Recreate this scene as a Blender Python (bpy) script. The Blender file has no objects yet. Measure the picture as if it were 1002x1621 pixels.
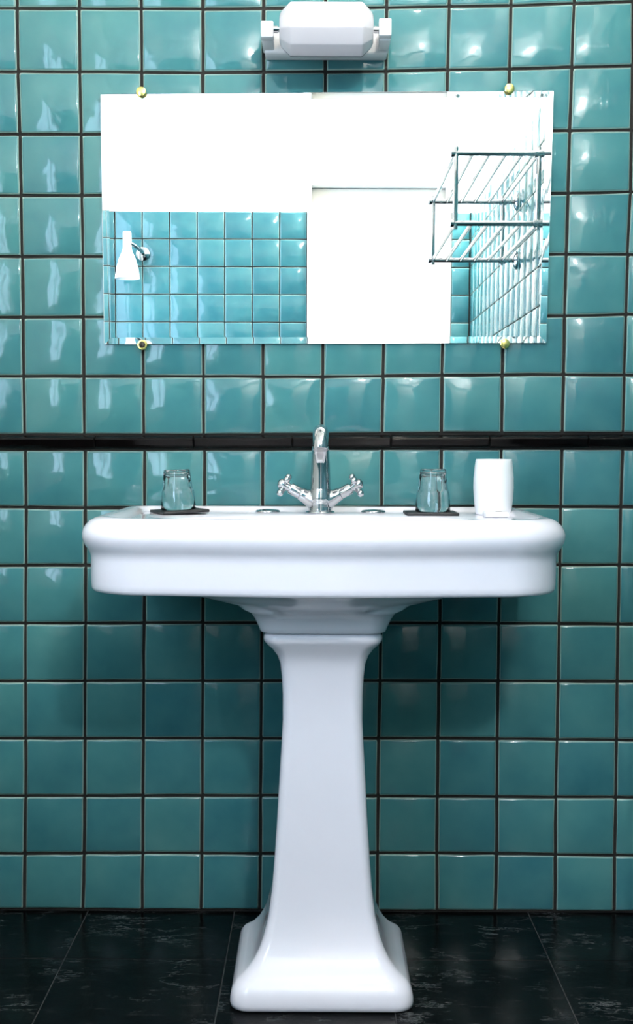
import bpy, bmesh, math, random
from mathutils import Matrix, Vector
PI = math.pi
random.seed(7)
SC = bpy.context.scene
COL = SC.collection

# ------------------------------------------------------------------ camera
cam_d = bpy.data.cameras.new('camera'); cam = bpy.data.objects.new('camera', cam_d); COL.objects.link(cam)
cam_d.sensor_fit = 'VERTICAL'; cam_d.sensor_height = 36.0
cam_d.lens = 1960.0 / 1621.0 * 36.0
cam_d.shift_y = 39.5 / 1621.0
cam_d.clip_start = 0.02
cam.matrix_world = (Matrix.Translation((-0.012, -2.514, 0.960)) @
                    Matrix.Rotation(PI / 2 - 0.0713, 4, 'X') @ Matrix.Rotation(0.0038, 4, 'Z'))
SC.camera = cam

# ------------------------------------------------------------------ world, lights, exposure
world = bpy.data.worlds.new('sky'); SC.world = world; world.use_nodes = True
world.node_tree.nodes['Background'].inputs[0].default_value = (0.62, 0.78, 1.0, 1)
world.node_tree.nodes['Background'].inputs[1].default_value = 1.0

def area(name, loc, direction, sx, sy, watts, color):
    l = bpy.data.lights.new(name, 'AREA'); l.shape = 'RECTANGLE'; l.size = sx; l.size_y = sy
    l.energy = watts; l.color = color
    o = bpy.data.objects.new(name, l); COL.objects.link(o); o.location = loc
    o.rotation_euler = Vector(direction).to_track_quat('-Z', 'Y').to_euler()
    return o
# daylight standing in the window opening of the left wall
area('window_daylight', (-1.03, -2.15, 1.58), (1, 0, 0), 1.50, 1.22, 38, (0.58, 0.77, 1.0))
# globe lamp added for frontal light, on the wall above the door: position, watts, tint (its light is in its builder)
ADDED_DOOR_LAMP = ((0.46, -2.87, 2.33), 92, (0.97, 0.97, 0.96))
# unseen ceiling globe over the sink, added to brighten the upper wall
ADDED_CEIL_LAMP = ((0.22, -0.95, 2.60), 30, (1.0, 0.93, 0.80))

vs = SC.view_settings
vs.view_transform = 'Standard'; vs.look = 'None'; vs.exposure = 0.35; vs.gamma = 1.0; vs.use_curve_mapping = False
SC.cycles.use_denoising = True
SC.cycles.max_bounces = 12
SC.cycles.transmission_bounces = 12
SC.cycles.caustics_reflective = True
SC.cycles.sample_clamp_indirect = 6.0

# ------------------------------------------------------------------ materials
def new_mat(name):
    m = bpy.data.materials.new(name); m.use_nodes = True
    nt = m.node_tree
    return m, nt, nt.nodes['Principled BSDF']
def P(b, **kw):
    names = dict(color='Base Color', rough='Roughness', metal='Metallic', spec='Specular IOR Level', coat='Coat Weight',
                 coatr='Coat Roughness', ior='IOR', trans='Transmission Weight', sss='Subsurface Weight')
    for k, v in kw.items():
        s = b.inputs[names[k]]
        s.default_value = (*v, 1) if k == 'color' else v
def noise(nt, scale, detail=2, rough=0.5, coords='Object', rnd=True, stretch=None):
    tc = nt.nodes.new('ShaderNodeTexCoord'); n = nt.nodes.new('ShaderNodeTexNoise')
    n.inputs['Scale'].default_value = scale; n.inputs['Detail'].default_value = detail; n.inputs['Roughness'].default_value = rough
    src = tc.outputs[coords]
    if stretch:
        mp = nt.nodes.new('ShaderNodeMapping'); mp.inputs['Scale'].default_value = stretch
        nt.links.new(src, mp.inputs[0]); src = mp.outputs[0]
    nt.links.new(src, n.inputs['Vector'])
    if rnd:
        n.noise_dimensions = '4D'
        oi = nt.nodes.new('ShaderNodeObjectInfo'); mu = nt.nodes.new('ShaderNodeMath'); mu.operation = 'MULTIPLY'
        mu.inputs[1].default_value = 37.0
        nt.links.new(oi.outputs['Random'], mu.inputs[0]); nt.links.new(mu.outputs[0], n.inputs['W'])
    return n
def ramp(nt, sock, stops):
    r = nt.nodes.new('ShaderNodeValToRGB'); e = r.color_ramp.elements
    while len(e) < len(stops): e.new(0.5)
    for el, (p, c) in zip(e, stops):
        el.position = p; el.color = (*c, 1)
    nt.links.new(sock, r.inputs[0]); return r
def mix(nt, fac, a, b, blend='MIX'):
    m = nt.nodes.new('ShaderNodeMix'); m.data_type = 'RGBA'; m.blend_type = blend
    for s, v in ((m.inputs[0], fac), (m.inputs[6], a), (m.inputs[7], b)):
        if hasattr(v, 'links') or isinstance(v, bpy.types.NodeSocket): nt.links.new(v, s)
        else: s.default_value = (*v, 1) if isinstance(v, tuple) else v
    return m.outputs[2]
def bump(nt, b, height, strength, dist, prev=None):
    n = nt.nodes.new('ShaderNodeBump'); n.inputs['Strength'].default_value = strength; n.inputs['Distance'].default_value = dist
    nt.links.new(height, n.inputs['Height'])
    if prev: nt.links.new(prev, n.inputs['Normal'])
    nt.links.new(n.outputs[0], b.inputs['Normal']); return n.outputs[0]

# teal hand-made glazed tile: colour clouds in the glaze, pale thin glaze at the rim, wavy surface
def mat_tile(name):
    m, nt, b = new_mat(name)
    n1 = noise(nt, 12, 3, 0.5)
    r1 = ramp(nt, n1.outputs[0], [(0.30, (0.038, 0.160, 0.180)), (0.52, (0.050, 0.184, 0.197)), (0.75, (0.068, 0.210, 0.216))])
    oi = nt.nodes.new('ShaderNodeObjectInfo')
    r2 = ramp(nt, oi.outputs['Random'], [(0.0, (0.86, 0.90, 0.94)), (0.5, (1.0, 1.0, 1.0)), (1.0, (1.18, 1.08, 1.04))])
    c = mix(nt, 1.0, r1.outputs[0], r2.outputs[0], 'MULTIPLY')
    at = nt.nodes.new('ShaderNodeAttribute'); at.attribute_name = 'rim'
    rr = ramp(nt, at.outputs['Fac'], [(0.35, (0, 0, 0)), (0.95, (0.75, 0.75, 0.75))])
    c = mix(nt, rr.outputs[0], c, (0.36, 0.46, 0.40))
    nt.links.new(c, b.inputs['Base Color'])
    P(b, rough=0.07, spec=0.5, ior=1.5)
    n2 = noise(nt, 8.5, 0.6, 0.4); n3 = noise(nt, 34, 1, 0.5)
    o = bump(nt, b, n2.outputs[0], 1.0, 0.0062); bump(nt, b, n3.outputs[0], 1.0, 0.0006, o)
    return m
def mat_simple(name, color, rough, metal=0.0, coat=0.0, nscale=40, namt=0.04, bumpd=0.0):
    m, nt, b = new_mat(name)
    n = noise(nt, nscale, 3, 0.5, rnd=False)
    lo = tuple(max(0, v * (1 - namt)) for v in color); hi = tuple(min(1, v * (1 + namt)) for v in color)
    r = ramp(nt, n.outputs[0], [(0.3, lo), (0.7, hi)])
    nt.links.new(r.outputs[0], b.inputs['Base Color'])
    P(b, rough=rough, metal=metal, coat=coat)
    if bumpd: bump(nt, b, n.outputs[0], 1.0, bumpd)
    return m
M = {}
M['tile'] = mat_tile('teal_glazed_tile')
M['grout'] = mat_simple('dark_grout', (0.009, 0.0075, 0.006), 0.9, nscale=300, namt=0.4, bumpd=0.0006)
M['trim'] = mat_simple('black_glaze', (0.004, 0.003, 0.003), 0.14, nscale=30, namt=0.3, bumpd=0.0006)
M['trim'].node_tree.nodes['Principled BSDF'].inputs['Specular IOR Level'].default_value = 0.18
M['paint'] = mat_simple('white_wall_paint', (0.82, 0.82, 0.80), 0.75, nscale=60, namt=0.01)
M['door'] = mat_simple('white_door_paint', (0.70, 0.66, 0.60), 0.35, nscale=30, namt=0.015)
M['porcelain'] = mat_simple('white_porcelain', (0.88, 0.825, 0.885), 0.09, coat=0.4, nscale=12, namt=0.008)
M['ceramic'] = mat_simple('white_lamp_ceramic', (0.74, 0.74, 0.76), 0.25, nscale=30, namt=0.01)
M['opal'] = mat_simple('opal_white_glass', (0.56, 0.535, 0.57), 0.16, nscale=20, namt=0.008)
M['chrome'] = mat_simple('polished_chrome', (0.52, 0.53, 0.54), 0.05, metal=1.0, nscale=30, namt=0.02)
M['brass'] = mat_simple('polished_brass', (0.86, 0.68, 0.22), 0.22, metal=1.0, nscale=200, namt=0.08)
M['silver'] = mat_simple('mirror_silvering', (0.96, 0.965, 0.96), 0.0, metal=1.0, nscale=5, namt=0.002)
M['dark'] = mat_simple('dark_hole', (0.015, 0.010, 0.006), 0.6)
M['coaster'] = mat_simple('black_coaster', (0.010, 0.010, 0.011), 0.55, nscale=400, namt=0.4, bumpd=0.0004)
M['cup'] = mat_simple('white_cup_glaze', (0.90, 0.90, 0.92), 0.30, nscale=20, namt=0.006)
M['soap'] = mat_simple('white_soap_wrap', (0.80, 0.80, 0.82), 0.25, nscale=120, namt=0.05, bumpd=0.001)
M['joint'] = mat_simple('grey_floor_joint', (0.022, 0.024, 0.025), 0.8, nscale=200, namt=0.4)
M['shade'] = mat_simple('white_lamp_shade', (0.92, 0.92, 0.90), 0.4, nscale=20, namt=0.005)
def mat_glass(name, color, ior=1.5):
    m, nt, b = new_mat(name)
    n = noise(nt, 8, 1, 0.5, rnd=False)
    r = ramp(nt, n.outputs[0], [(0.3, color), (0.7, tuple(min(1, c * 1.003) for c in color))])
    nt.links.new(r.outputs[0], b.inputs['Base Color'])
    P(b, rough=0.0, trans=1.0, ior=ior); return m
M['glass'] = mat_glass('clear_drinking_glass', (0.985, 0.992, 0.992), 1.48)
M['pane'] = mat_glass('mirror_glass', (0.995, 1.0, 0.998), 1.5)
def mat_slate():
    m, nt, b = new_mat('black_slate')
    n1 = noise(nt, 9, 5, 0.6)
    r1 = ramp(nt, n1.outputs[0], [(0.32, (0.0012, 0.0014, 0.0015)), (0.62, (0.003, 0.0034, 0.0036)), (0.80, (0.009, 0.0095, 0.010))])
    nv = noise(nt, 6.0, 10, 0.74, stretch=(0.8, 2.6, 1.0))
    rv = ramp(nt, nv.outputs[0], [(0.486, (0, 0, 0)), (0.497, (1, 1, 1)), (0.508, (0, 0, 0))])
    nm = noise(nt, 9, 4, 0.6)
    rm = ramp(nt, nm.outputs[0], [(0.50, (0, 0, 0)), (0.72, (1, 1, 1))])
    ns = noise(nt, 26, 9, 0.70, stretch=(0.5, 2.4, 1.0))
    rs = ramp(nt, ns.outputs[0], [(0.56, (0, 0, 0)), (0.80, (0.30, 0.30, 0.30))])
    v = mix(nt, 1.0, rv.outputs[0], rm.outputs[0], 'MULTIPLY')
    c = mix(nt, rs.outputs[0], r1.outputs[0], (0.10, 0.105, 0.108))
    nt.links.new(mix(nt, v, c, (0.15, 0.16, 0.165)), b.inputs['Base Color'])
    rr = ramp(nt, n1.outputs[0], [(0.2, (0.10, 0.10, 0.10)), (0.8, (0.24, 0.24, 0.24))])
    nt.links.new(rr.outputs[0], b.inputs['Roughness'])
    P(b, spec=0.06)
    nb = noise(nt, 22, 6, 0.6); bump(nt, b, nb.outputs[0], 0.8, 0.0022)
    return m
M['slate'] = mat_slate()
def mat_bulb(watts, r, tint):  # glow of the two added globe lamps
    m, nt, b = new_mat('added_lit_bulb')
    b.inputs['Emission Color'].default_value = (*tint, 1)
    b.inputs['Emission Strength'].default_value = watts / (PI * 4 * PI * r * r)
    P(b, color=(0.9, 0.9, 0.88), rough=0.3); return m

# ------------------------------------------------------------------ mesh helpers
def link_mesh(name, me, mat, parent=None, loc=(0, 0, 0), rot=(0, 0, 0), smooth=True):
    if mat is not None and not me.materials: me.materials.append(mat)
    if smooth:
        for p in me.polygons: p.use_smooth = True
    o = bpy.data.objects.new(name, me); COL.objects.link(o)
    o.location = loc; o.rotation_euler = rot
    if parent: o.parent = parent
    return o
def sharp(o, deg=35):
    o.data.set_sharp_from_angle(angle=math.radians(deg)); return o
def pymesh(name, v, f):
    me = bpy.data.meshes.new(name); me.from_pydata(v, [], f); me.validate(); me.update()
    bm = bmesh.new(); bm.from_mesh(me); bmesh.ops.recalc_face_normals(bm, faces=bm.faces); bm.to_mesh(me); bm.free()
    return me
def thing(name, loc=(0, 0, 0), rz=0):
    o = bpy.data.objects.new(name, None); COL.objects.link(o); o.location = loc; o.rotation_euler = (0, 0, rz)
    o.empty_display_size = 0.02; return o
def tag(o, label, cat, group=None):
    o['label'] = label; o['category'] = cat
    if group: o['group'] = group
    return o
def struct(o, label=None):
    o['kind'] = 'structure'
    if label: o['label'] = label
    return o
def box_mesh(name, x0, x1, y0, y1, z0, z1, bev=0.0, seg=2):
    bm = bmesh.new(); bmesh.ops.create_cube(bm, size=1)
    for v in bm.verts:
        v.co = (x0 + (v.co.x + .5) * (x1 - x0), y0 + (v.co.y + .5) * (y1 - y0), z0 + (v.co.z + .5) * (z1 - z0))
    if bev: bmesh.ops.bevel(bm, geom=list(bm.edges), offset=bev, segments=seg, affect='EDGES', profile=0.5)
    me = bpy.data.meshes.new(name); bm.to_mesh(me); bm.free(); return me
def box(name, x0, x1, y0, y1, z0, z1, mat, parent=None, bev=0.0):
    o = link_mesh(name, box_mesh(name, x0, x1, y0, y1, z0, z1, bev), mat, parent, smooth=bool(bev))
    if bev: sharp(o, 50)
    return o
def loft(name, rings, cap0=True, cap1=True):
    n = len(rings[0]); v = [p for r in rings for p in r]; f = []
    for i in range(len(rings) - 1):
        for j in range(n):
            k = (j + 1) % n; f.append((i * n + j, i * n + k, (i + 1) * n + k, (i + 1) * n + j))
    if cap0: f.append(tuple(range(n))[::-1])
    if cap1: f.append(tuple((len(rings) - 1) * n + j for j in range(n)))
    return pymesh(name, v, f)
def lathe_rings(prof, n=48, c=(0, 0, 0)):
    return [[(c[0] + r * math.cos(2 * PI * j / n), c[1] + r * math.sin(2 * PI * j / n), c[2] + z) for j in range(n)] for r, z in prof]
def lathe_mesh(name, prof, n=48, c=(0, 0, 0)):
    return loft(name, lathe_rings(prof, n, c))
def tube_rings(pts, radii, n=20):
    pts = [Vector(p) for p in pts]; rings = []
    t0 = (pts[1] - pts[0]).normalized()
    ref = Vector((1, 0, 0)) if abs(t0.x) < 0.8 else Vector((0, 0, 1))
    for i, p in enumerate(pts):
        t = (pts[min(i + 1, len(pts) - 1)] - pts[max(i - 1, 0)]).normalized()
        a = (ref - t * ref.dot(t)).normalized(); b = t.cross(a); ref = a
        r = radii[i] if isinstance(radii, (list, tuple)) else radii
        rings.append([tuple(p + (a * math.cos(2 * PI * j / n) + b * math.sin(2 * PI * j / n)) * r) for j in range(n)])
    return rings
def tube_mesh(name, pts, radii, n=20):
    return loft(name, tube_rings(pts, radii, n))
def smooth_path(pts, sub=6):
    pts = [Vector(p) for p in pts]; out = []
    for i in range(len(pts) - 1):
        p0 = pts[max(i - 1, 0)]; p1 = pts[i]; p2 = pts[i + 1]; p3 = pts[min(i + 2, len(pts) - 1)]
        for s in range(sub):
            t = s / sub
            out.append(0.5 * ((2 * p1) + (p2 - p0) * t + (2 * p0 - 5 * p1 + 4 * p2 - p3) * t * t + (3 * p1 - p0 - 3 * p2 + p3) * t ** 3))
    out.append(pts[-1]); return out
def interp(xs, ys, x):
    for i in range(len(xs) - 1):
        if x <= xs[i + 1]:
            t = (x - xs[i]) / (xs[i + 1] - xs[i]); return ys[i] + (ys[i + 1] - ys[i]) * t
    return ys[-1]
def join_meshes(name, meshes):
    bm = bmesh.new()
    for me in meshes: bm.from_mesh(me)
    out = bpy.data.meshes.new(name); bm.to_mesh(out); bm.free(); return out
def sphere_mesh(name, r, c=(0, 0, 0), u=20, w=14):
    bm = bmesh.new(); bmesh.ops.create_uvsphere(bm, u_segments=u, v_segments=w, radius=r)
    bmesh.ops.translate(bm, verts=bm.verts, vec=c)
    me = bpy.data.meshes.new(name); bm.to_mesh(me); bm.free(); return me

# ------------------------------------------------------------------ wall tiles
US = (0.0, 0.035, 0.5, 0.965, 1.0)
def tile_geo(quad, rng, thick=0.0045, tilt=0.010, jit=0.0006):
    """quad = four (u,v) corners in the wall plane; returns verts (u,v,height above the wall), faces, rim values"""
    (a, b, c, d) = quad
    cu = sum(q[0] for q in quad) / 4; cv = sum(q[1] for q in quad) / 4
    su, sv = rng.uniform(-tilt, tilt), rng.uniform(-tilt, tilt); dome = rng.uniform(-0.0003, 0.0009)
    off = rng.uniform(-0.0004, 0.0004)
    V, R, idx = [], [], {}
    for j, tv in enumerate(US):
        for i, tu in enumerate(US):
            u = (a[0] * (1 - tu) + b[0] * tu) * (1 - tv) + (d[0] * (1 - tu) + c[0] * tu) * tv
            v = (a[1] * (1 - tu) + b[1] * tu) * (1 - tv) + (d[1] * (1 - tu) + c[1] * tu) * tv
            edge = i in (0, 4) or j in (0, 4)
            if edge: u += rng.uniform(-jit, jit); v += rng.uniform(-jit, jit)
            h = thick + off + su * (u - cu) + sv * (v - cv) + dome * (1 - ((tu - .5) ** 2 + (tv - .5) ** 2) * 3) - (0.0013 if edge else 0)
            idx[i, j] = len(V); V.append((u, v, max(h, 0.0012))); R.append(1.0 if edge else 0.0)
    F = [(idx[i, j], idx[i + 1, j], idx[i + 1, j + 1], idx[i, j + 1]) for i in range(4) for j in range(4)]
    loop = [(i, 0) for i in range(4)] + [(4, j) for j in range(4)] + [(i, 4) for i in range(4, 0, -1)] + [(0, j) for j in range(4, 0, -1)]
    base = {}
    for k in loop:
        base[k] = len(V); q = V[idx[k]]; V.append((q[0], q[1], 0.0)); R.append(0.6)
    for q in range(16):
        k, l = loop[q], loop[(q + 1) % 16]
        F.append((idx[k], base[k], base[l], idx[l]))
    return V, F, R
def tile_mesh(name, geos, to3):
    v, f, r = [], [], []
    for V, F, R in geos:
        o = len(v); v += [to3(*p) for p in V]; f += [tuple(o + q for q in face) for face in F]; r += R
    me = bpy.data.meshes.new(name); me.from_pydata(v, [], f); me.update()
    at = me.attributes.new('rim', 'FLOAT', 'POINT'); at.data.foreach_set('value', r)
    return me
def inset_quad(q, g):
    cu = sum(p[0] for p in q) / 4; cv = sum(p[1] for p in q) / 4
    return [(p[0] + (g if p[0] < cu else -g), p[1] + (g if p[1] < cv else -g)) for p in q]

XL, XR, YF, ZC = -0.95, 0.66, -3.0, 2.70     # room: left wall, right wall, far wall (behind the camera), ceiling
G = 0.0031                                    # half a grout joint
WALLS = {                                     # (u, v, height above wall) -> world
    'back': lambda u, v, h: (u, -h, v),
    'front': lambda u, v, h: (-u, YF + h, v),
    'right': lambda u, v, h: (XR - h, -u, v),
    'left': lambda u, v, h: (XL + h, u, v)}

# --- back wall: the measured joints of the hand-laid grid, metres (x, z), row by row from the top
NODES=[
 [(-0.6072,1.8240), (-0.4838,1.8240), (-0.3616,1.8240), (-0.2406,1.8240), (-0.1202,1.8256), (0.0021,1.8269), (0.1225,1.8282), (0.2457,1.8307), (0.3680,1.8329), (0.4923,1.8371), (0.6077,1.8415)],
 [(-0.6066,1.7018), (-0.4839,1.7016), (-0.3617,1.7015), (-0.2409,1.7013), (-0.1201,1.7029), (0.0020,1.7040), (0.1222,1.7054), (0.2444,1.7089), (0.3666,1.7110), (0.4903,1.7150), (0.6104,1.7178)],
 [(-0.6045,1.5803), (-0.4826,1.5808), (-0.3619,1.5819), (-0.2410,1.5833), (-0.1203,1.5846), (0.0015,1.5859), (0.1221,1.5872), (0.2433,1.5886), (0.3654,1.5899), (0.4883,1.5914), (0.6112,1.5934)],
 [(-0.6036,1.4610), (-0.4825,1.4614), (-0.3621,1.4623), (-0.2410,1.4632), (-0.1204,1.4641), (0.0011,1.4651), (0.1219,1.4660), (0.2422,1.4670), (0.3643,1.4679), (0.4872,1.4693), (0.6117,1.4724)],
 [(-0.6031,1.3405), (-0.4816,1.3410), (-0.3623,1.3419), (-0.2411,1.3429), (-0.1206,1.3440), (0.0007,1.3450), (0.1217,1.3461), (0.2412,1.3471), (0.3632,1.3481), (0.4859,1.3491), (0.6081,1.3493)],
 [(-0.6029,1.2206), (-0.4819,1.2218), (-0.3625,1.2226), (-0.2411,1.2232), (-0.1208,1.2238), (0.0002,1.2245), (0.1216,1.2251), (0.2401,1.2257), (0.3620,1.2264), (0.4845,1.2274), (0.6076,1.2306)],
 [(-0.6036,1.1027), (-0.4818,1.1031), (-0.3620,1.1036), (-0.2409,1.1040), (-0.1211,1.1039), (-0.0004,1.1039), (0.1210,1.1060), (0.2397,1.1079), (0.3608,1.1092), (0.4849,1.1105), (0.6068,1.1099)],
 [(-0.6030,0.9853), (-0.4820,0.9858), (-0.3622,0.9862), (-0.2412,0.9867), (-0.1214,0.9877), (-0.0012,0.9889), (0.1198,0.9903), (0.2398,0.9916), (0.3615,0.9920), (0.4838,0.9925), (0.6067,0.9930)],
 [(-0.6015,0.9559), (-0.4807,0.9563), (-0.3602,0.9568), (-0.2394,0.9572), (-0.1214,0.9582), (-0.0012,0.9593), (0.1198,0.9602), (0.2396,0.9610), (0.3617,0.9614), (0.4838,0.9619), (0.6067,0.9624)],
 [(-0.6019,0.8386), (-0.4816,0.8380), (-0.3609,0.8386), (-0.2399,0.8395), (-0.1214,0.8403), (-0.0007,0.8411), (0.1196,0.8419), (0.2399,0.8428), (0.3615,0.8436), (0.4837,0.8437), (0.6057,0.8438)],
 [(-0.6038,0.7201), (-0.4823,0.7206), (-0.3619,0.7212), (-0.2419,0.7218), (-0.1225,0.7224), (-0.0002,0.7230), (0.1197,0.7236), (0.2403,0.7242), (0.3613,0.7248), (0.4839,0.7254), (0.6051,0.7260)],
 [(-0.6058,0.6014), (-0.4834,0.6022), (-0.3632,0.6031), (-0.2436,0.6039), (-0.1235,0.6044), (0.0003,0.6048), (0.1198,0.6051), (0.2407,0.6055), (0.3612,0.6051), (0.4841,0.6046), (0.6051,0.6042)],
 [(-0.6078,0.4819), (-0.4855,0.4826), (-0.3649,0.4833), (-0.2443,0.4840), (-0.1240,0.4846), (0.0008,0.4852), (0.1196,0.4858), (0.2394,0.4863), (0.3614,0.4860), (0.4843,0.4857), (0.6060,0.4853)],
 [(-0.6089,0.3627), (-0.4866,0.3633), (-0.3665,0.3638), (-0.2451,0.3644), (-0.1244,0.3648), (0.0013,0.3653), (0.1177,0.3658), (0.2394,0.3662), (0.3615,0.3657), (0.4846,0.3650), (0.6068,0.3644)],
 [(-0.6105,0.2423), (-0.4884,0.2431), (-0.3680,0.2439), (-0.2455,0.2447), (-0.1254,0.2453), (0.0018,0.2448), (0.1173,0.2444), (0.2394,0.2442), (0.3621,0.2441), (0.4843,0.2439), (0.6075,0.2438)],
 [(-0.6136,0.1205), (-0.4906,0.1218), (-0.3693,0.1230), (-0.2470,0.1227), (-0.1254,0.1222), (0.0023,0.1237), (0.1175,0.1250), (0.2394,0.1251), (0.3634,0.1246), (0.4853,0.1231), (0.6082,0.1215)],
 [(-0.6168,-0.0019), (-0.4945,-0.0015), (-0.3713,-0.0010), (-0.2489,-0.0005), (-0.1273,-0.0000), (0.0028,0.0005), (0.1171,0.0009), (0.2413,0.0008), (0.3624,0.0006), (0.4864,0.0005), (0.6097,0.0003)],
]
rows = [list(r) for r in NODES]
rows.insert(0, [(x, z + 0.121) for x, z in rows[0]])            # one more course above
for r in rows:                                                   # a column to the right (cut at the corner) and one to the left
    r.append((XR - 0.001, r[-1][1])); r.insert(0, (r[0][0] - 0.121, r[0][1]))
wall_back = struct(box('wall_back', XL - 0.1, XR + 0.1, 0.002, 0.10, 0, ZC, M['paint']))
TOPB = max(z for x, z in rows[0]) + 0.002
bed = box('grout_bed', XL, XR, 0.0, 0.002, 0.0, TOPB, M['grout'], wall_back)
BORDER = 8                                                       # node rows 8 and 9 (after the insert) bound the black border
rng = random.Random(11)
def put_tile(geo, wall, parent):
    V, F, R = geo
    cu = sum(p[0] for p in V) / len(V); cv = sum(p[1] for p in V) / len(V)
    w = WALLS[wall]; c = Vector(w(cu, cv, 0))
    me = tile_mesh('tile', [(V, F, R)], lambda u, v, h: tuple(Vector(w(u, v, h)) - c))
    return link_mesh('tile', me, M['tile'], parent, loc=c)
for i in range(len(rows) - 1):
    if i == BORDER: continue
    for k in range(len(rows[0]) - 1):
        q = [rows[i + 1][k], rows[i + 1][k + 1], rows[i][k + 1], rows[i][k]]
        q = [(x, max(z, 0.002)) for x, z in q]
        put_tile(tile_geo(inset_quad(q, G + rng.uniform(-0.0004, 0.0004)), rng), 'back', wall_back)
def field(name, wall, parent, us, vs, skip=None):
    geos = []
    for i in range(len(us) - 1):
        for j in range(len(vs) - 1):
            if skip and skip(us[i], us[i + 1], vs[j], vs[j + 1]): continue
            q = [(us[i], vs[j]), (us[i + 1], vs[j]), (us[i + 1], vs[j + 1]), (us[i], vs[j + 1])]
            geos.append(tile_geo(inset_quad(q, 0.0022), rng))
    o = link_mesh(name, tile_mesh(name, geos, WALLS[wall]), M['tile'], parent); o['kind'] = 'stuff'; return o
def lines(a, b, p):
    out = [a]
    while out[-1] + p < b - 0.02: out.append(out[-1] + p)
    return out + [b]
x_left = min(r[0][0] for r in rows)
zs_main = [r[0][1] for r in rows][::-1]
zs_main[0] = 0.002
field('tile_field', 'back', wall_back, lines(XL + 0.006, x_left, 0.121)[:-1] + [x_left], [z for z in zs_main if z <= 0.957])
field('tile_field', 'back', wall_back, lines(XL + 0.006, x_left, 0.121)[:-1] + [x_left], [z for z in zs_main if z >= 0.98])

# --- black glazed border moulding, piece by piece
trim = struct(box('trim_1', XL, XR, -0.0015, 0.0, 0.9605, 0.9870, M['grout']), 'black glazed border moulding running across the teal tiles')
PROF = [(0.0, -0.0135), (0.0040, -0.0135), (0.0062, -0.0122), (0.0112, -0.0052), (0.0162, 0.0012), (0.0182, 0.0034), (0.0188, 0.0048), (0.0178, 0.0064),
        (0.0125, 0.0094), (0.0070, 0.0122), (0.0040, 0.0130), (0.0, 0.0130)]
def trim_mesh(L):
    v, f = [], []; n = len(PROF); xs = (-L / 2, -L / 2 + 0.0015, L / 2 - 0.0015, L / 2)
    for s, x in enumerate(xs):
        k = 0.86 if s in (0, 3) else 1.0
        v += [(x, -0.0015 - y * k, z * (0.96 if s in (0, 3) else 1)) for y, z in PROF]
    for s in range(3):
        for i in range(n - 1): f.append((s * n + i, s * n + i + 1, (s + 1) * n + i + 1, (s + 1) * n + i))
    f.append(tuple(range(n))); f.append(tuple(3 * n + i for i in range(n)))
    return pymesh('trim_tile', v, f)
jx = [XL + 0.004] + [-0.459 + 0.1987 * k for k in range(-2, 6)] + [XR - 0.006]
for a, b in zip(jx[:-1], jx[1:]):
    if b - a < 0.02: continue
    x = (a + b) / 2; t = min(1, max(0, (x + 0.6) / 1.2))
    o = link_mesh('trim_tile', trim_mesh(b - a - 0.0016), M['trim'], trim, loc=(x, 0, 0.9712 + 0.0065 * t + random.uniform(-0.0004, 0.0004)),
                  rot=(random.uniform(-0.03, 0.03), -0.0052, 0))
    sharp(o, 30)

# --- wall behind the camera (seen in the mirror) with the doorway
DX0, DX1, DZ = -0.040, 0.570, 2.107
bm_parts = [box_mesh('w', XL - 0.1, DX0, YF - 0.12, YF - 0.002, 0, ZC), box_mesh('w', DX1, XR + 0.1, YF - 0.12, YF - 0.002, 0, ZC),
            box_mesh('w', DX0, DX1, YF - 0.12, YF - 0.002, DZ, ZC)]
wall_front = struct(link_mesh('wall_front', join_meshes('wall_front', bm_parts), M['paint'], smooth=False))
TOPF = 1.990
box('grout_bed', XL, DX0 - 0.018, YF - 0.002, YF, 0, TOPF, M['grout'], wall_front)
box('grout_bed', DX1 + 0.004, XR, YF - 0.002, YF, 0, TOPF, M['grout'], wall_front)
# shared tile shapes, set one by one where the mirror shows them
def variants(w, h, wall, n):
    return [tile_mesh('tile', [tile_geo(inset_quad([(-w / 2, -h / 2), (w / 2, -h / 2), (w / 2, h / 2), (-w / 2, h / 2)], 0.0022), rng)],
                      lambda u, v, hh: tuple(Vector(WALLS[wall](u, v, hh)) - Vector(WALLS[wall](0, 0, 0)))) for _ in range(n)]
def grid_of(wall, parent, us, vs):
    cache = {}
    for i in range(len(us) - 1):
        for j in range(len(vs) - 1):
            w, h = round(us[i + 1] - us[i], 4), round(vs[j + 1] - vs[j], 4)
            if (w, h) not in cache: cache[w, h] = variants(w, h, wall, 6)
            me = rng.choice(cache[w, h])
            link_mesh('tile', me, M['tile'], parent, loc=WALLS[wall]((us[i] + us[i + 1]) / 2, (vs[j] + vs[j + 1]) / 2, 0))
zt = [TOPF - 0.118 - 0.12 * k for k in range(6)][::-1] + [TOPF]         # upper courses, top row slightly cut
zb = [0.002] + [zt[0] - 0.12 * k for k in range(10, 0, -1) if zt[0] - 0.12 * k > 0.03] + [zt[0]]
ul = [0.058 + 0.12 * k for k in range(8)]                               # u = -x
grid_of('front', wall_front, ul, zt)
field('tile_field', 'front', wall_front, lines(ul[-1], -XL - 0.006, 0.12), zt)
field('tile_field', 'front', wall_front, ul[:-1] + lines(ul[-1], -XL - 0.006, 0.12), zb)
grid_of('front', wall_front, [-XR + 0.006, -DX1 - 0.004], zt)
field('tile_field', 'front', wall_front, [-XR + 0.006, -DX1 - 0.004], zb)
door = struct(box('door_1', DX0 + 0.002, DX1 - 0.002, YF - 0.105, YF - 0.065, 0.006, DZ - 0.004, M['door'], bev=0.002), 'plain white door set back in its opening, reflected in the mirror')
box('door_casing', DX0 - 0.017, DX0 + 0.001, YF - 0.08, YF + 0.010, 0, DZ + 0.004, M['paint'], door, bev=0.0015)
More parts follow.
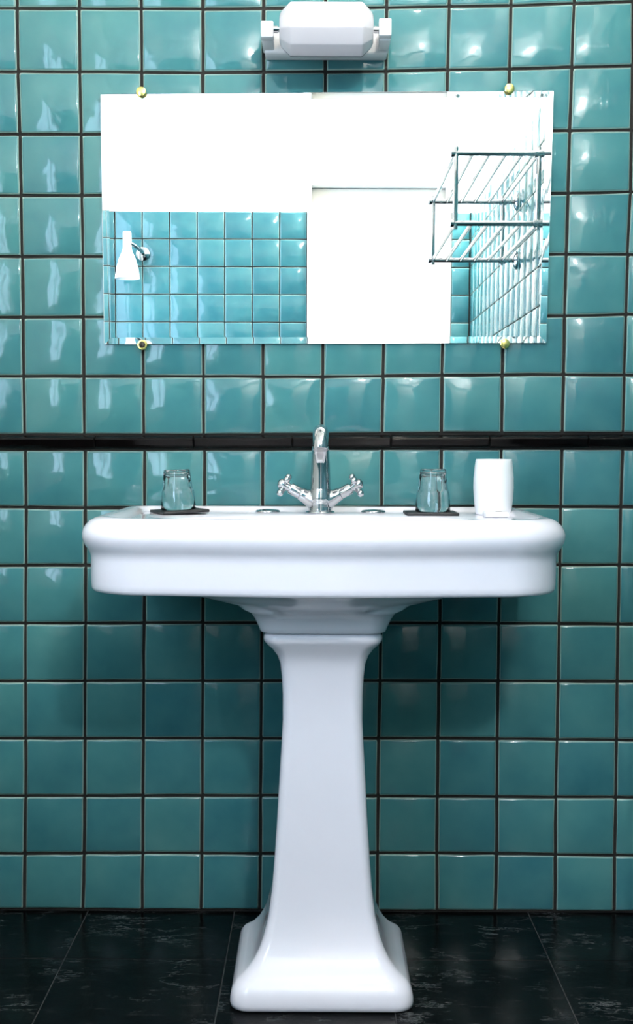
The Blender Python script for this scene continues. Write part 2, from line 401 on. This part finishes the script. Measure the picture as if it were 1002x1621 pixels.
box('door_casing', DX1 - 0.020, DX1 + 0.002, YF - 0.06, YF + 0.006, 0, DZ + 0.004, M['paint'], door, bev=0.0015)
hm = join_meshes('door_handle', [tube_mesh('h', [(0.06, YF - 0.066, 1.02), (0.06, YF - 0.02, 1.02)], 0.009),
                                 tube_mesh('h', [(0.055, YF - 0.022, 1.02), (0.17, YF - 0.022, 1.02)], 0.008)])
sharp(link_mesh('door_handle', hm, M['chrome'], door))

# --- right wall
wall_right = struct(box('wall_right', XR + 0.002, XR + 0.1, YF - 0.12, 0.1, 0, ZC, M['paint']))
box('grout_bed', XR, XR + 0.002, YF, 0, 0, TOPF, M['grout'], wall_right)
uy = [3.0 - 0.006 - 0.12 * k for k in range(25)][::-1]; uy[0] = 0.008
un = [u for u in uy if u >= 0.95]
zt2 = [TOPF - 0.118 - 0.12 * k for k in range(8)][::-1] + [TOPF]
grid_of('right', wall_right, un, zt2)
field('tile_field', 'right', wall_right, [u for u in uy if u <= un[0] + 1e-6], zt2)
field('tile_field', 'right', wall_right, uy, [0.002] + [zt2[0] - 0.12 * k for k in range(8, 0, -1) if zt2[0] - 0.12 * k > 0.03] + [zt2[0]])

# --- left wall with the window that lets the daylight in
WY0, WY1, WZ0, WZ1 = -2.90, -1.40, 0.98, 2.18
bm_parts = [box_mesh('w', XL - 0.1, XL - 0.002, YF - 0.12, WY0, 0, ZC), box_mesh('w', XL - 0.1, XL - 0.002, WY1, 0.1, 0, ZC),
            box_mesh('w', XL - 0.1, XL - 0.002, WY0, WY1, 0, WZ0), box_mesh('w', XL - 0.1, XL - 0.002, WY0, WY1, WZ1, ZC)]
wall_left = struct(link_mesh('wall_left', join_meshes('wall_left', bm_parts), M['paint'], smooth=False))
box('grout_bed', XL - 0.002, XL, YF, 0, 0, 0.722, M['grout'], wall_left)
field('tile_field', 'left', wall_left, [-3.0 + 0.006 + 0.1195 * k for k in range(26)], [0.002 + 0.1195 * k for k in range(7)])
fr = join_meshes('window_1', [box_mesh('f', XL - 0.085, XL - 0.045, a, b, c, d, 0.002) for a, b, c, d in
     ((WY0, WY0 + 0.04, WZ0, WZ1), (WY1 - 0.04, WY1, WZ0, WZ1), (WY0, WY1, WZ0, WZ0 + 0.04), (WY0, WY1, WZ1 - 0.04, WZ1),
      ((WY0 + WY1) / 2 - 0.015, (WY0 + WY1) / 2 + 0.015, WZ0, WZ1))])
window = struct(link_mesh('window_1', fr, M['door']), 'white framed window on the left wall')
box('window_sill', XL - 0.06, XL + 0.02, WY0 - 0.02, WY1 + 0.02, WZ0 - 0.02, WZ0 + 0.002, M['door'], window, bev=0.003)

# --- ceiling and floor
ceiling = struct(box('ceiling', XL - 0.1, XR + 0.1, YF - 0.12, 0.1, ZC, ZC + 0.05, M['paint']))
floor = struct(box('floor', XL - 0.1, XR + 0.1, YF - 0.12, 0.1, -0.05, -0.0012, M['joint']))
fx = [XL, -0.7885, -0.484, -0.1795, 0.1255, 0.4305, XR]
fy = [0.0, -0.245] + [-0.245 - 0.305 * k for k in range(1, 10)] + [YF - 0.06]
cache = {}
for i in range(len(fx) - 1):
    for j in range(len(fy) - 1):
        w, d = round(fx[i + 1] - fx[i], 4), round(fy[j] - fy[j + 1], 4)
        if d < 0.03: continue
        if (w, d) not in cache:
            g = 0.0010
            cache[w, d] = box_mesh('floor_tile', -w / 2 + g, w / 2 - g, -d / 2 + g, d / 2 - g, -0.010, 0.0, 0.0008, 1)
        o = link_mesh('floor_tile', cache[w, d], M['slate'], floor, loc=((fx[i] + fx[i + 1]) / 2, (fy[j] + fy[j + 1]) / 2, random.uniform(-0.0003, 0.0)), smooth=False)

# ------------------------------------------------------------------ pedestal sink
def rrect(a, yf, yb, rf, rb, bow=0.0, nc=14, ns=20):
    """rounded rectangle, half width a, front yf (negative), back yb; starts at back right, anticlockwise seen from above"""
    pts = []
    def arc(cx, cy, r, a0):
        for i in range(nc + 1):
            t = a0 + PI / 2 * i / nc; pts.append((cx + r * math.cos(t), cy + r * math.sin(t)))
    def seg(p, q):
        for i in range(1, ns): pts.append((p[0] + (q[0] - p[0]) * i / ns, p[1] + (q[1] - p[1]) * i / ns))
    arc(a - rb, yb - rb, rb, 0); seg((a - rb, yb), (-a + rb, yb))
    arc(-a + rb, yb - rb, rb, PI / 2); seg((-a, yb - rb), (-a, yf + rf))
    arc(-a + rf, yf + rf, rf, PI); seg((-a + rf, yf), (a - rf, yf))
    arc(a - rf, yf + rf, rf, 3 * PI / 2); seg((a, yf + rf), (a, yb - rb))
    ym = (yf + yb) / 2
    if bow:
        pts = [(x, y - bow * max(0, (ym - y) / (ym - yf)) ** 2 * (0.5 + 0.5 * math.cos(PI * min(1, abs(x) / (a * 0.97))))) for x, y in pts]
    return pts
def outline(i, z): return [(x, y, z) for x, y in rrect(0.408 - i, -0.528 + i, -0.0085 - i, max(0.02, 0.105 - 0.7 * i), max(0.02, 0.065 - 0.7 * i), 0.030)]
def square(w, z, cy, r): return [(x, y, z) for x, y in rrect(w, cy - w, cy + w, r, r)]
BASE = rrect(0.408, -0.528, -0.003, 0.105, 0.065)
def ell(cx, cy, rx, ry, z, sq=1.0):
    out = []
    for x, y in BASE:
        t = math.atan2((y + 0.2655) / 0.2625, x / 0.408); out.append((cx + rx * math.cos(t), cy + ry * math.sin(t), z))
    return out
def blend(r1, r2, t): return [tuple(a + (b - a) * t for a, b in zip(p, q)) for p, q in zip(r1, r2)]
PYC = -0.310
sink = tag(thing('pedestal_sink', (0, 0, 0)), 'large white porcelain pedestal sink with rolled rim standing on black slate floor', 'sink')
neck = [square(0.1060, 0.6440, PYC, 0.030), square(0.1090, 0.6460, PYC, 0.032), square(0.1110, 0.6520, PYC, 0.034), square(0.1145, 0.6600, PYC, 0.036),
        square(0.1190, 0.6690, PYC, 0.040), square(0.1260, 0.6780, PYC, 0.046), square(0.140, 0.6850, PYC, 0.060)]
under = [ell(0, PYC, 0.175, 0.165, 0.6910), ell(0, PYC, 0.215, 0.180, 0.6990), ell(0, PYC, 0.250, 0.195, 0.7080), ell(0, PYC, 0.280, 0.205, 0.7180)]
prof = [(0.032, 0.7205), (0.022, 0.7195), (0.017, 0.7215), (0.0148, 0.7265), (0.0142, 0.735), (0.0140, 0.750), (0.0140, 0.765), (0.0142, 0.774),
        (0.0138, 0.780), (0.0122, 0.7855), (0.0092, 0.7910), (0.0052, 0.7970), (0.0020, 0.8040), (0.0003, 0.8110), (0.0004, 0.8180), (0.0024, 0.8250), (0.0066, 0.8320),
        (0.0130, 0.8385), (0.0210, 0.8428), (0.0290, 0.8448), (0.0360, 0.8450), (0.0430, 0.8440), (0.0500, 0.8412), (0.0560, 0.8380), (0.0620, 0.8358), (0.0700, 0.8350)]
bowl = [ell(0, -0.335, 0.270, 0.136, 0.8346), ell(0, -0.335, 0.262, 0.129, 0.8315), ell(0, -0.335, 0.254, 0.122, 0.822), ell(0, -0.335, 0.240, 0.113, 0.795),
        ell(0, -0.335, 0.210, 0.098, 0.760), ell(0, -0.335, 0.150, 0.075, 0.739), ell(0, -0.335, 0.08, 0.05, 0.732), ell(0, -0.335, 0.026, 0.026, 0.7300), ell(0, -0.335, 0.006, 0.006, 0.7295)]
basin = link_mesh('basin', loft('basin', neck + under + [outline(i, z) for i, z in prof] + bowl), M['porcelain'], sink)
drain = lathe_mesh('drain', [(0.024, 0.0), (0.024, 0.003), (0.020, 0.0045), (0.012, 0.0025), (0.001, 0.0025)], 32)
sharp(link_mesh('drain', drain, M['chrome'], sink, loc=(0, -0.335, 0.7298)))
PED = [(0.1540, 0.0005, .20), (0.1575, 0.003, .20), (0.1585, 0.010, .20), (0.1580, 0.018, .20), (0.1562, 0.027, .20), (0.1530, 0.036, .20), (0.1465, 0.0445, .20), (0.1375, 0.0510, .20), (0.1290, 0.0585, .19),
       (0.1178, 0.0725, .18), (0.1090, 0.0890, .17), (0.1022, 0.1070, .17), (0.0938, 0.1420, .17), (0.0875, 0.1920, .18), (0.0839, 0.2410, .2), (0.0797, 0.3060, .22),
       (0.0774, 0.3510, .24), (0.0751, 0.3950, .26), (0.0724, 0.4400, .27), (0.0703, 0.4840, .28), (0.0704, 0.5290, .29), (0.0722, 0.5620, .29), (0.0748, 0.5850, .28), (0.0800, 0.6000, .27),
       (0.0890, 0.6130, .26), (0.0965, 0.6205, .25), (0.1000, 0.6250, .25), (0.1022, 0.6290, .25), (0.1030, 0.6340, .25), (0.1018, 0.6390, .25), (0.0985, 0.6415, .25), (0.096, 0.6445, .25)]
rings = []
for a, b in zip(PED[:-1], PED[1:]):
    rings.append(a)
    if b[1] - a[1] > 0.02: rings.append(tuple((p + q) / 2 for p, q in zip(a, b)))
rings.append(PED[-1])
ped = link_mesh('pedestal', loft('pedestal', [square(w, z, PYC, w * r) for w, z, r in rings]), M['porcelain'], sink)
for x in (-0.107, 0.0985):
    cv = lathe_mesh('tap_hole_cover', [(0.0235, 0), (0.0243, 0.0012), (0.0240, 0.0032), (0.0215, 0.0052), (0.0150, 0.0064), (0.006, 0.0070), (0.0005, 0.0071)], 40)
    o = link_mesh('tap_hole_cover', cv, M['chrome'], sink, loc=(x, -0.105, 0.8352)); o['label'] = 'round chrome cover over a spare tap hole'

# ------------------------------------------------------------------ mixer tap
FX, FY = -0.005, -0.120
tap = tag(thing('mixer_tap', (FX, FY, 0.8352)), 'polished chrome basin mixer tap with two cross handles', 'faucet')
def loc(p): return Vector(p)
sharp(link_mesh('base_ring', lathe_mesh('base_ring', [(0.0270, 0), (0.0285, 0.0010), (0.0285, 0.0026), (0.0262, 0.0042), (0.0240, 0.0046)], 40), M['chrome'], tap), 60)
AX = (math.cos(math.radians(27.5)), math.sin(math.radians(27.5)))
ORG = Vector((0, 0, 0.018))
parts = [lathe_mesh('b', [(0.0236, 0.003), (0.0230, 0.010), (0.0228, 0.020), (0.0230, 0.030), (0.0215, 0.040), (0.0195, 0.050)], 40)]
for s in (-1, 1):
    d = Vector((s * AX[0], 0, AX[1]))
    parts.append(tube_mesh('b', [ORG + d * t for t in (0.0, 0.010, 0.020, 0.032, 0.044)], [0.0200, 0.0190, 0.0168, 0.0140, 0.0124], 28))
body = link_mesh('body', join_meshes('body', parts), M['chrome'], tap)
md = body.modifiers.new('remesh', 'REMESH'); md.mode = 'VOXEL'; md.voxel_size = 0.0008; md.use_smooth_shade = True
sm = body.modifiers.new('smooth', 'SMOOTH'); sm.factor = 0.6; sm.iterations = 40
sp = smooth_path([(0, 0, 0.040), (0, -0.001, 0.075), (0, -0.004, 0.105), (0, -0.012, 0.130), (0, -0.030, 0.149), (0, -0.055, 0.1550), (0, -0.080, 0.1500), (0, -0.0945, 0.1385), (0, -0.0985, 0.1285)], 6)
n = len(sp); rad = [interp([0, .2, .42, .6, .8, 1], [0.0200, 0.0182, 0.0162, 0.0150, 0.0150, 0.0146], i / (n - 1)) for i in range(n)]
spout = link_mesh('spout', tube_mesh('spout', sp, rad, 32), M['chrome'], tap); sharp(spout, 50)
e, dr = sp[-1], (sp[-1] - sp[-2]).normalized()
aer = link_mesh('aerator', tube_mesh('aerator', [e - dr * 0.003, e - dr * 0.0025, e + dr * 0.005, e + dr * 0.0065, e + dr * 0.0066, e + dr * 0.004],
                                     [0.0120, 0.0153, 0.0153, 0.0143, 0.0112, 0.0104], 32), M['chrome'], tap); sharp(aer, 40)
link_mesh('aerator_mesh', tube_mesh('aerator_mesh', [e + dr * 0.0042, e + dr * 0.0048], 0.0098, 24), M['dark'], aer)
for s, spin in ((-1, 0.62), (1, 1.02)):
    d = Vector((s * AX[0], 0, AX[1]))
    h = link_mesh('handle', tube_mesh('handle', [ORG + d * t for t in (0.043, 0.0435, 0.064, 0.066, 0.0665, 0.070, 0.0705, 0.086, 0.089, 0.0915, 0.0925)],
                  [0.0100, 0.0112, 0.0112, 0.0106, 0.0078, 0.0078, 0.0092, 0.0100, 0.0085, 0.0050, 0.0008], 28), M['chrome'], tap)
    sharp(h, 40)
    a = Vector((0, -1, 0)); b = d.cross(a).normalized(); c = ORG + d * 0.0785
    for q in range(4):
        t = spin + q * PI / 2; r = (a * math.cos(t) + b * math.sin(t))
        sk = join_meshes('spoke', [tube_mesh('s', [c + r * 0.006, c + r * 0.012, c + r * 0.018], [0.0050, 0.0036, 0.0042], 14), sphere_mesh('s', 0.0066, c + r * 0.0205)])
        link_mesh('spoke', sk, M['chrome'], h)

# ------------------------------------------------------------------ mirror
mir = tag(thing('mirror', (0.005, -0.008, 1.170)), 'wide frameless wall mirror with ground edges held by four brass clips', 'mirror')
Q = [(-0.4390, 1.1670), (0.4470, 1.1730), (0.4530, 1.6670), (-0.4420, 1.6570)]
BV, YB_, YE, YM = 0.0135, -0.0085, -0.0121, -0.0138
inn = [(-0.4390 + BV, 1.1670 + BV), (0.4470 - BV, 1.1730 + BV), (0.4530 - BV, 1.6670 - BV), (-0.4420 + BV, 1.6570 - BV)]
L0 = Vector(mir.location)
vv = [Vector((x, YB_, z)) - L0 for x, z in Q] + [Vector((x, YE, z)) - L0 for x, z in Q] + [Vector((x, YM, z)) - L0 for x, z in inn]
ff = [(0, 1, 2, 3), (8, 9, 10, 11)] + [(i, (i + 1) % 4, 4 + (i + 1) % 4, 4 + i) for i in range(4)] + [(4 + i, 4 + (i + 1) % 4, 8 + (i + 1) % 4, 8 + i) for i in range(4)]
gm = bpy.data.meshes.new('glass'); gm.from_pydata([tuple(p) for p in vv], [], ff); gm.update()
bm = bmesh.new(); bm.from_mesh(gm); bmesh.ops.recalc_face_normals(bm, faces=bm.faces); bm.to_mesh(gm); bm.free()
gm.materials.append(M['pane']); gm.materials.append(M['silver'])
for p in gm.polygons: p.material_index = 1 if abs(p.normal.y) > 0.9 and p.center.y > (YB_ - L0.y) - 0.0005 else 0
link_mesh('glass', gm, None, mir, smooth=False)
for n, (x, z) in enumerate(((-0.361, 1.6600), (0.365, 1.6690), (-0.362, 1.1655), (0.363, 1.1705))):
    if n == 2:
        pr = [(0.0070, 0.0), (0.0070, 0.009), (0.0098, 0.0095), (0.0102, 0.0115), (0.0092, 0.0130), (0.0072, 0.0132), (0.0066, 0.0118)]
    else:
        pr = [(0.0070, 0.0), (0.0070, 0.009), (0.0098, 0.0095), (0.0102, 0.0115), (0.0094, 0.0138), (0.0078, 0.0146), (0.0006, 0.0148)]
    cm = lathe_mesh('clip', pr, 32)
    for v in cm.vertices: v.co = (v.co.x, -v.co.z, v.co.y)
    dz = (0.0085 if n < 2 else -0.0085)
    o = link_mesh('clip', cm, M['brass'], mir, loc=Vector((x, -0.0052, z)) - L0); sharp(o, 40); o['label'] = 'round brass mirror clip'
    if n == 2:
        hole = lathe_mesh('screw_hole', [(0.0062, 0), (0.0060, 0.0004), (0.0004, 0.0004)], 24)
        for v in hole.vertices: v.co = (v.co.x, -v.co.z, v.co.y)
        link_mesh('screw_hole', hole, M['dark'], o, loc=(0, -0.0119, 0)); o['label'] = 'round brass mirror clip with its cap missing'

# ------------------------------------------------------------------ lamp above the mirror
lamp = tag(thing('wall_lamp', (0.003, -0.006, 1.724)), 'white ceramic bathroom wall lamp with faceted opal globe above the mirror', 'lamp')
LL = Vector(lamp.location)
def lbox(name, x0, x1, y0, y1, z0, z1, mat, bev):
    return box(name, x0 - LL.x, x1 - LL.x, y0 - LL.y, y1 - LL.y, z0 - LL.z, z1 - LL.z, mat, lamp, bev)
bp = lbox('back_plate', -0.1165, 0.1225, -0.052, -0.006, 1.7245, 1.772, M['ceramic'], 0.004)
LY = -0.118
for s, x in ((-1, -0.1085), (1, 0.1135)):
    lbox('arm', x - 0.0112, x + 0.0112, -0.112, -0.03, 1.7300, 1.7600, M['ceramic'], 0.003)
    lbox('end_block', x - 0.0118, x + 0.0118, -0.130, -0.106, 1.7300 + 0.0035 * (s > 0), 1.7600 + 0.0055 * (s > 0), M['ceramic'], 0.0022)
    pin = tube_mesh('socket_pin', [(x - s * 0.010 - LL.x, LY - LL.y, 1.7475 - LL.z), (x - s * 0.020 - LL.x, LY - LL.y, 1.7475 - LL.z),
                                   (x - s * 0.0202 - LL.x, LY - LL.y, 1.7475 - LL.z), (x - s * 0.036 - LL.x, LY - LL.y, 1.7475 - LL.z)], [0.0065, 0.0065, 0.0050, 0.0050], 20)
    sharp(link_mesh('socket_pin', pin, M['chrome'], lamp))
gr = []
cx, cz = 0.0030, 1.7470
for dx, r in ((-0.0885, 0.018), (-0.0880, 0.026), (-0.0845, 0.0330), (-0.0690, 0.0485), (-0.0670, 0.0500), (0.0670, 0.0500), (0.0690, 0.0485), (0.0845, 0.0330), (0.0880, 0.026), (0.0885, 0.018)):
    gr.append([(cx + dx - LL.x, LY - LL.y - r * math.cos(math.radians(-12 + 36 * k)), cz - LL.z + r * math.sin(math.radians(-12 + 36 * k))) for k in range(10)])
gl = link_mesh('globe', loft('globe', gr), M['opal'], lamp, smooth=False)
bv = gl.modifiers.new('bevel', 'BEVEL'); bv.width = 0.0022; bv.segments = 3; bv.limit_method = 'ANGLE'; bv.angle_limit = math.radians(20)
for p in gl.data.polygons: p.use_smooth = True
sharp(gl, 60)

# ------------------------------------------------------------------ things on the sink
DECK = 0.8352
def tumbler(name, label, x, y, z, tilt=0.0, rz=0.0, k=1.0):
    t = thing(name, (x, y, z)); t.rotation_euler = (0, tilt, rz)
    N = 60
    def ring(r, h, flute):
        return [((r - flute * (0.5 - 0.5 * math.cos(10 * 2 * PI * j / N))) * math.cos(2 * PI * j / N), (r - flute * (0.5 - 0.5 * math.cos(10 * 2 * PI * j / N))) * math.sin(2 * PI * j / N), h * k) for j in range(N)]
    R = [ring(0.0296, 0.0300, 0), ring(0.0316, 0.0010, 0), ring(0.0324, 0.0, 0), ring(0.0334, 0.0010, 0), ring(0.0331, 0.010, 0), ring(0.0315, 0.030, 0), ring(0.0308, 0.0370, 0), ring(0.0296, 0.0395, 0.0002),
         ring(0.0288, 0.044, 0.0010), ring(0.0268, 0.064, 0.0012), ring(0.0256, 0.0765, 0.0010), ring(0.0246, 0.0800, 0.0004), ring(0.0225, 0.0814, 0), ring(0.012, 0.0808, 0)]
    inner = [ring(0.012, 0.0752, 0), ring(0.0205, 0.0748, 0), ring(0.0232, 0.0722, 0.0), ring(0.0248, 0.050, 0.0), ring(0.0268, 0.041, 0), ring(0.0288, 0.036, 0)]
    # one closed shell: up the inside, over the rim, up the outside, across the foot
    me = loft(name, inner + R)
    o = link_mesh('glass_body', me, M['glass'], t)
    tag(t, label, 'glass', 'drinking glasses turned upside down on coasters'); return t
def coaster(label, x, y, rz, tilt=0.0, lift=0.0, s=0.048):
    o = box('coaster', -s, s, -s, s, 0.0, 0.0055, M['coaster'], bev=0.0016)
    o.location = (x, y, DECK + lift); o.rotation_euler = (0, tilt, rz)
    tag(o, label, 'coaster', 'black square coasters on the sink'); return o
coaster('black square coaster lying askew under the left glass', -0.274, -0.150, math.radians(24), math.radians(-2.3), 0.0022, 0.0455)
tumbler('drinking_glass', 'clear upside-down drinking glass on the askew coaster left of the tap', -0.276, -0.150, DECK + 0.0078, math.radians(-2.3), 0.3, 0.94)
coaster('black square coaster lying straight under the right glass', 0.206, -0.150, 0.0, s=0.0495)
tumbler('drinking_glass', 'clear upside-down drinking glass on the straight coaster beside the white cup', 0.210, -0.150, DECK + 0.0056, 0, 0.1, 1.0)

cup = tag(thing('tumbler_cup', (0.3255, -0.150, DECK)), 'plain white barrel-shaped toothbrush cup standing right of the glasses', 'cup')
cp = [(0.006, 0.0), (0.0300, 0.0), (0.0325, 0.0010), (0.0336, 0.0040), (0.0366, 0.0250), (0.0384, 0.0520), (0.0380, 0.0700), (0.0360, 0.0930), (0.0346, 0.1035), (0.0338, 0.1058), (0.0322, 0.1058),
      (0.0316, 0.1040), (0.0330, 0.0930), (0.0350, 0.070), (0.0354, 0.052), (0.0336, 0.025), (0.030, 0.0050), (0.004, 0.0046)]
link_mesh('cup_body', lathe_mesh('cup_body', cp, 64), M['cup'], cup)
soap = thing('soap_bar', (0.318, -0.238, DECK)); soap.rotation_euler = (0, 0, 0.12)
tag(soap, 'small white wrapped guest soap in front of the white cup', 'soap')
sb = box_mesh('wrapper', -0.0225, 0.0225, -0.014, 0.014, 0.0, 0.0105, 0.003, 3)
link_mesh('wrapper', sb, M['soap'], soap)
box('seal', 0.000, 0.0105, -0.0035, 0.0035, 0.0104, 0.0110, M['coaster'], soap)

# ------------------------------------------------------------------ chrome rack on the right wall (seen in the mirror)
rack = tag(thing('towel_rack', (XR - 0.006, -1.375, 1.68)), 'two-tier chrome tube towel rack on the right wall, reflected in the mirror', 'rack')
RL = Vector(rack.location)
YN, YFAR, XO, XI = -1.035, -1.715, 0.374, 0.606
def rtube(name, pts, r, n=16, mat='chrome'):
    o = link_mesh(name, tube_mesh(name, [Vector(p) - RL for p in pts], r, n), M[mat], rack); sharp(o, 40); return o
for y in (YN, YFAR):
    for z in (1.785, 1.592):
        b = rtube('cross_bar', [(XO - 0.010, y, z), (XR - 0.006, y, z)], 0.0078)
        rtube('end_knob', [(XO - 0.017, y, z), (XO - 0.014, y, z), (XO - 0.004, y, z), (XO - 0.002, y, z)], [0.006, 0.0105, 0.0105, 0.007])
        rtube('rosette', [(XR - 0.0045, y, z), (XR - 0.010, y, z), (XR - 0.016, y, z), (XR - 0.020, y, z)], [0.031, 0.031, 0.024, 0.010], 28)
        rtube('joint_collar', [(XI - 0.013, y, z), (XI - 0.012, y, z), (XI + 0.012, y, z), (XI + 0.013, y, z)], [0.008, 0.0118, 0.0118, 0.008])
    for x in (XO, XI):
        rtube('upright', [(x, y, 1.575), (x, y, 1.592), (x, y, 1.785), (x, y, 1.802)], [0.0072, 0.0072, 0.0072, 0.0072])
for z in (1.785, 1.592):
    for k in range(6):
        x = XO + (XI - XO) * k / 5
        rtube('slat', [(x, YN, z), (x, YFAR, z)], 0.0056, 12)

# ------------------------------------------------------------------ sconce on the wall behind the camera (seen in the mirror)
sc = tag(thing('wall_sconce', (-0.775, YF + 0.006, 1.80)), 'white conical wall sconce on a chrome arm, reflected in the mirror', 'lamp')
SL = Vector(sc.location)
def srel(p): return Vector(p) - SL
pr = [(0.006, 1.8850), (0.0165, 1.8840), (0.0185, 1.8780), (0.0190, 1.8150), (0.0225, 1.8000), (0.036, 1.770), (0.0470, 1.730), (0.0530, 1.690), (0.0535, 1.686), (0.0515, 1.686), (0.045, 1.730), (0.033, 1.770), (0.015, 1.80), (0.004, 1.802)]
SX, SY = -0.829, YF + 0.105
m_ = lathe_mesh('shade', pr, 48)
for v in m_.vertices: v.co = srel((v.co.x + SX, v.co.y + SY, v.co.z))
sharp(link_mesh('shade', m_, M['shade'], sc), 50)
sharp(link_mesh('arm', tube_mesh('arm', [srel(p) for p in smooth_path([(SX + 0.014, SY, 1.835), (SX + 0.035, SY - 0.02, 1.825), (-0.775, YF + 0.05, 1.810), (-0.775, YF + 0.012, 1.805)], 5)], 0.009, 16), M['chrome'], sc), 50)
sharp(link_mesh('wall_plate', tube_mesh('wall_plate', [srel((-0.775, YF + y, 1.805)) for y in (0.006, 0.014, 0.020, 0.024)], [0.030, 0.030, 0.022, 0.010], 28), M['chrome'], sc), 50)

# ------------------------------------------------------------------ added light: invented globe lamp above the door (white on white in the mirror)
(lx, ly, lz), watts, tint = ADDED_DOOR_LAMP
dl = tag(thing('added_globe_lamp', (lx, YF, lz)), 'added white globe lamp above the door, put in for frontal light', 'lamp')
hm = lathe_mesh('holder', [(0.050, 0.0), (0.050, 0.010), (0.040, 0.022), (0.034, 0.085), (0.001, 0.086)], 40)
for v in hm.vertices: v.co = (v.co.x, v.co.z, v.co.y)
sharp(link_mesh('holder', hm, M['ceramic'], dl), 40)
link_mesh('globe', sphere_mesh('globe', 0.06, (0, ly - YF, 0), 32, 20), mat_bulb(watts, 0.06, tint), dl)

# ------------------------------------------------------------------ added light: unseen globe lamp on the ceiling over the sink (above the picture)
(lx, ly, lz), watts, tint = ADDED_CEIL_LAMP
cl = tag(thing('added_ceiling_lamp', (lx, ly, ZC)), 'added round globe lamp on the ceiling, unseen, lighting the upper wall', 'lamp')
sharp(link_mesh('holder', lathe_mesh('holder', [(0.050, -0.0005), (0.050, -0.012), (0.036, -0.026), (0.030, lz + 0.046 - ZC), (0.001, lz + 0.044 - ZC)], 40), M['ceramic'], cl), 40)
link_mesh('globe', sphere_mesh('globe', 0.06, (0, 0, lz - ZC), 32, 20), mat_bulb(watts, 0.06, tint), cl)
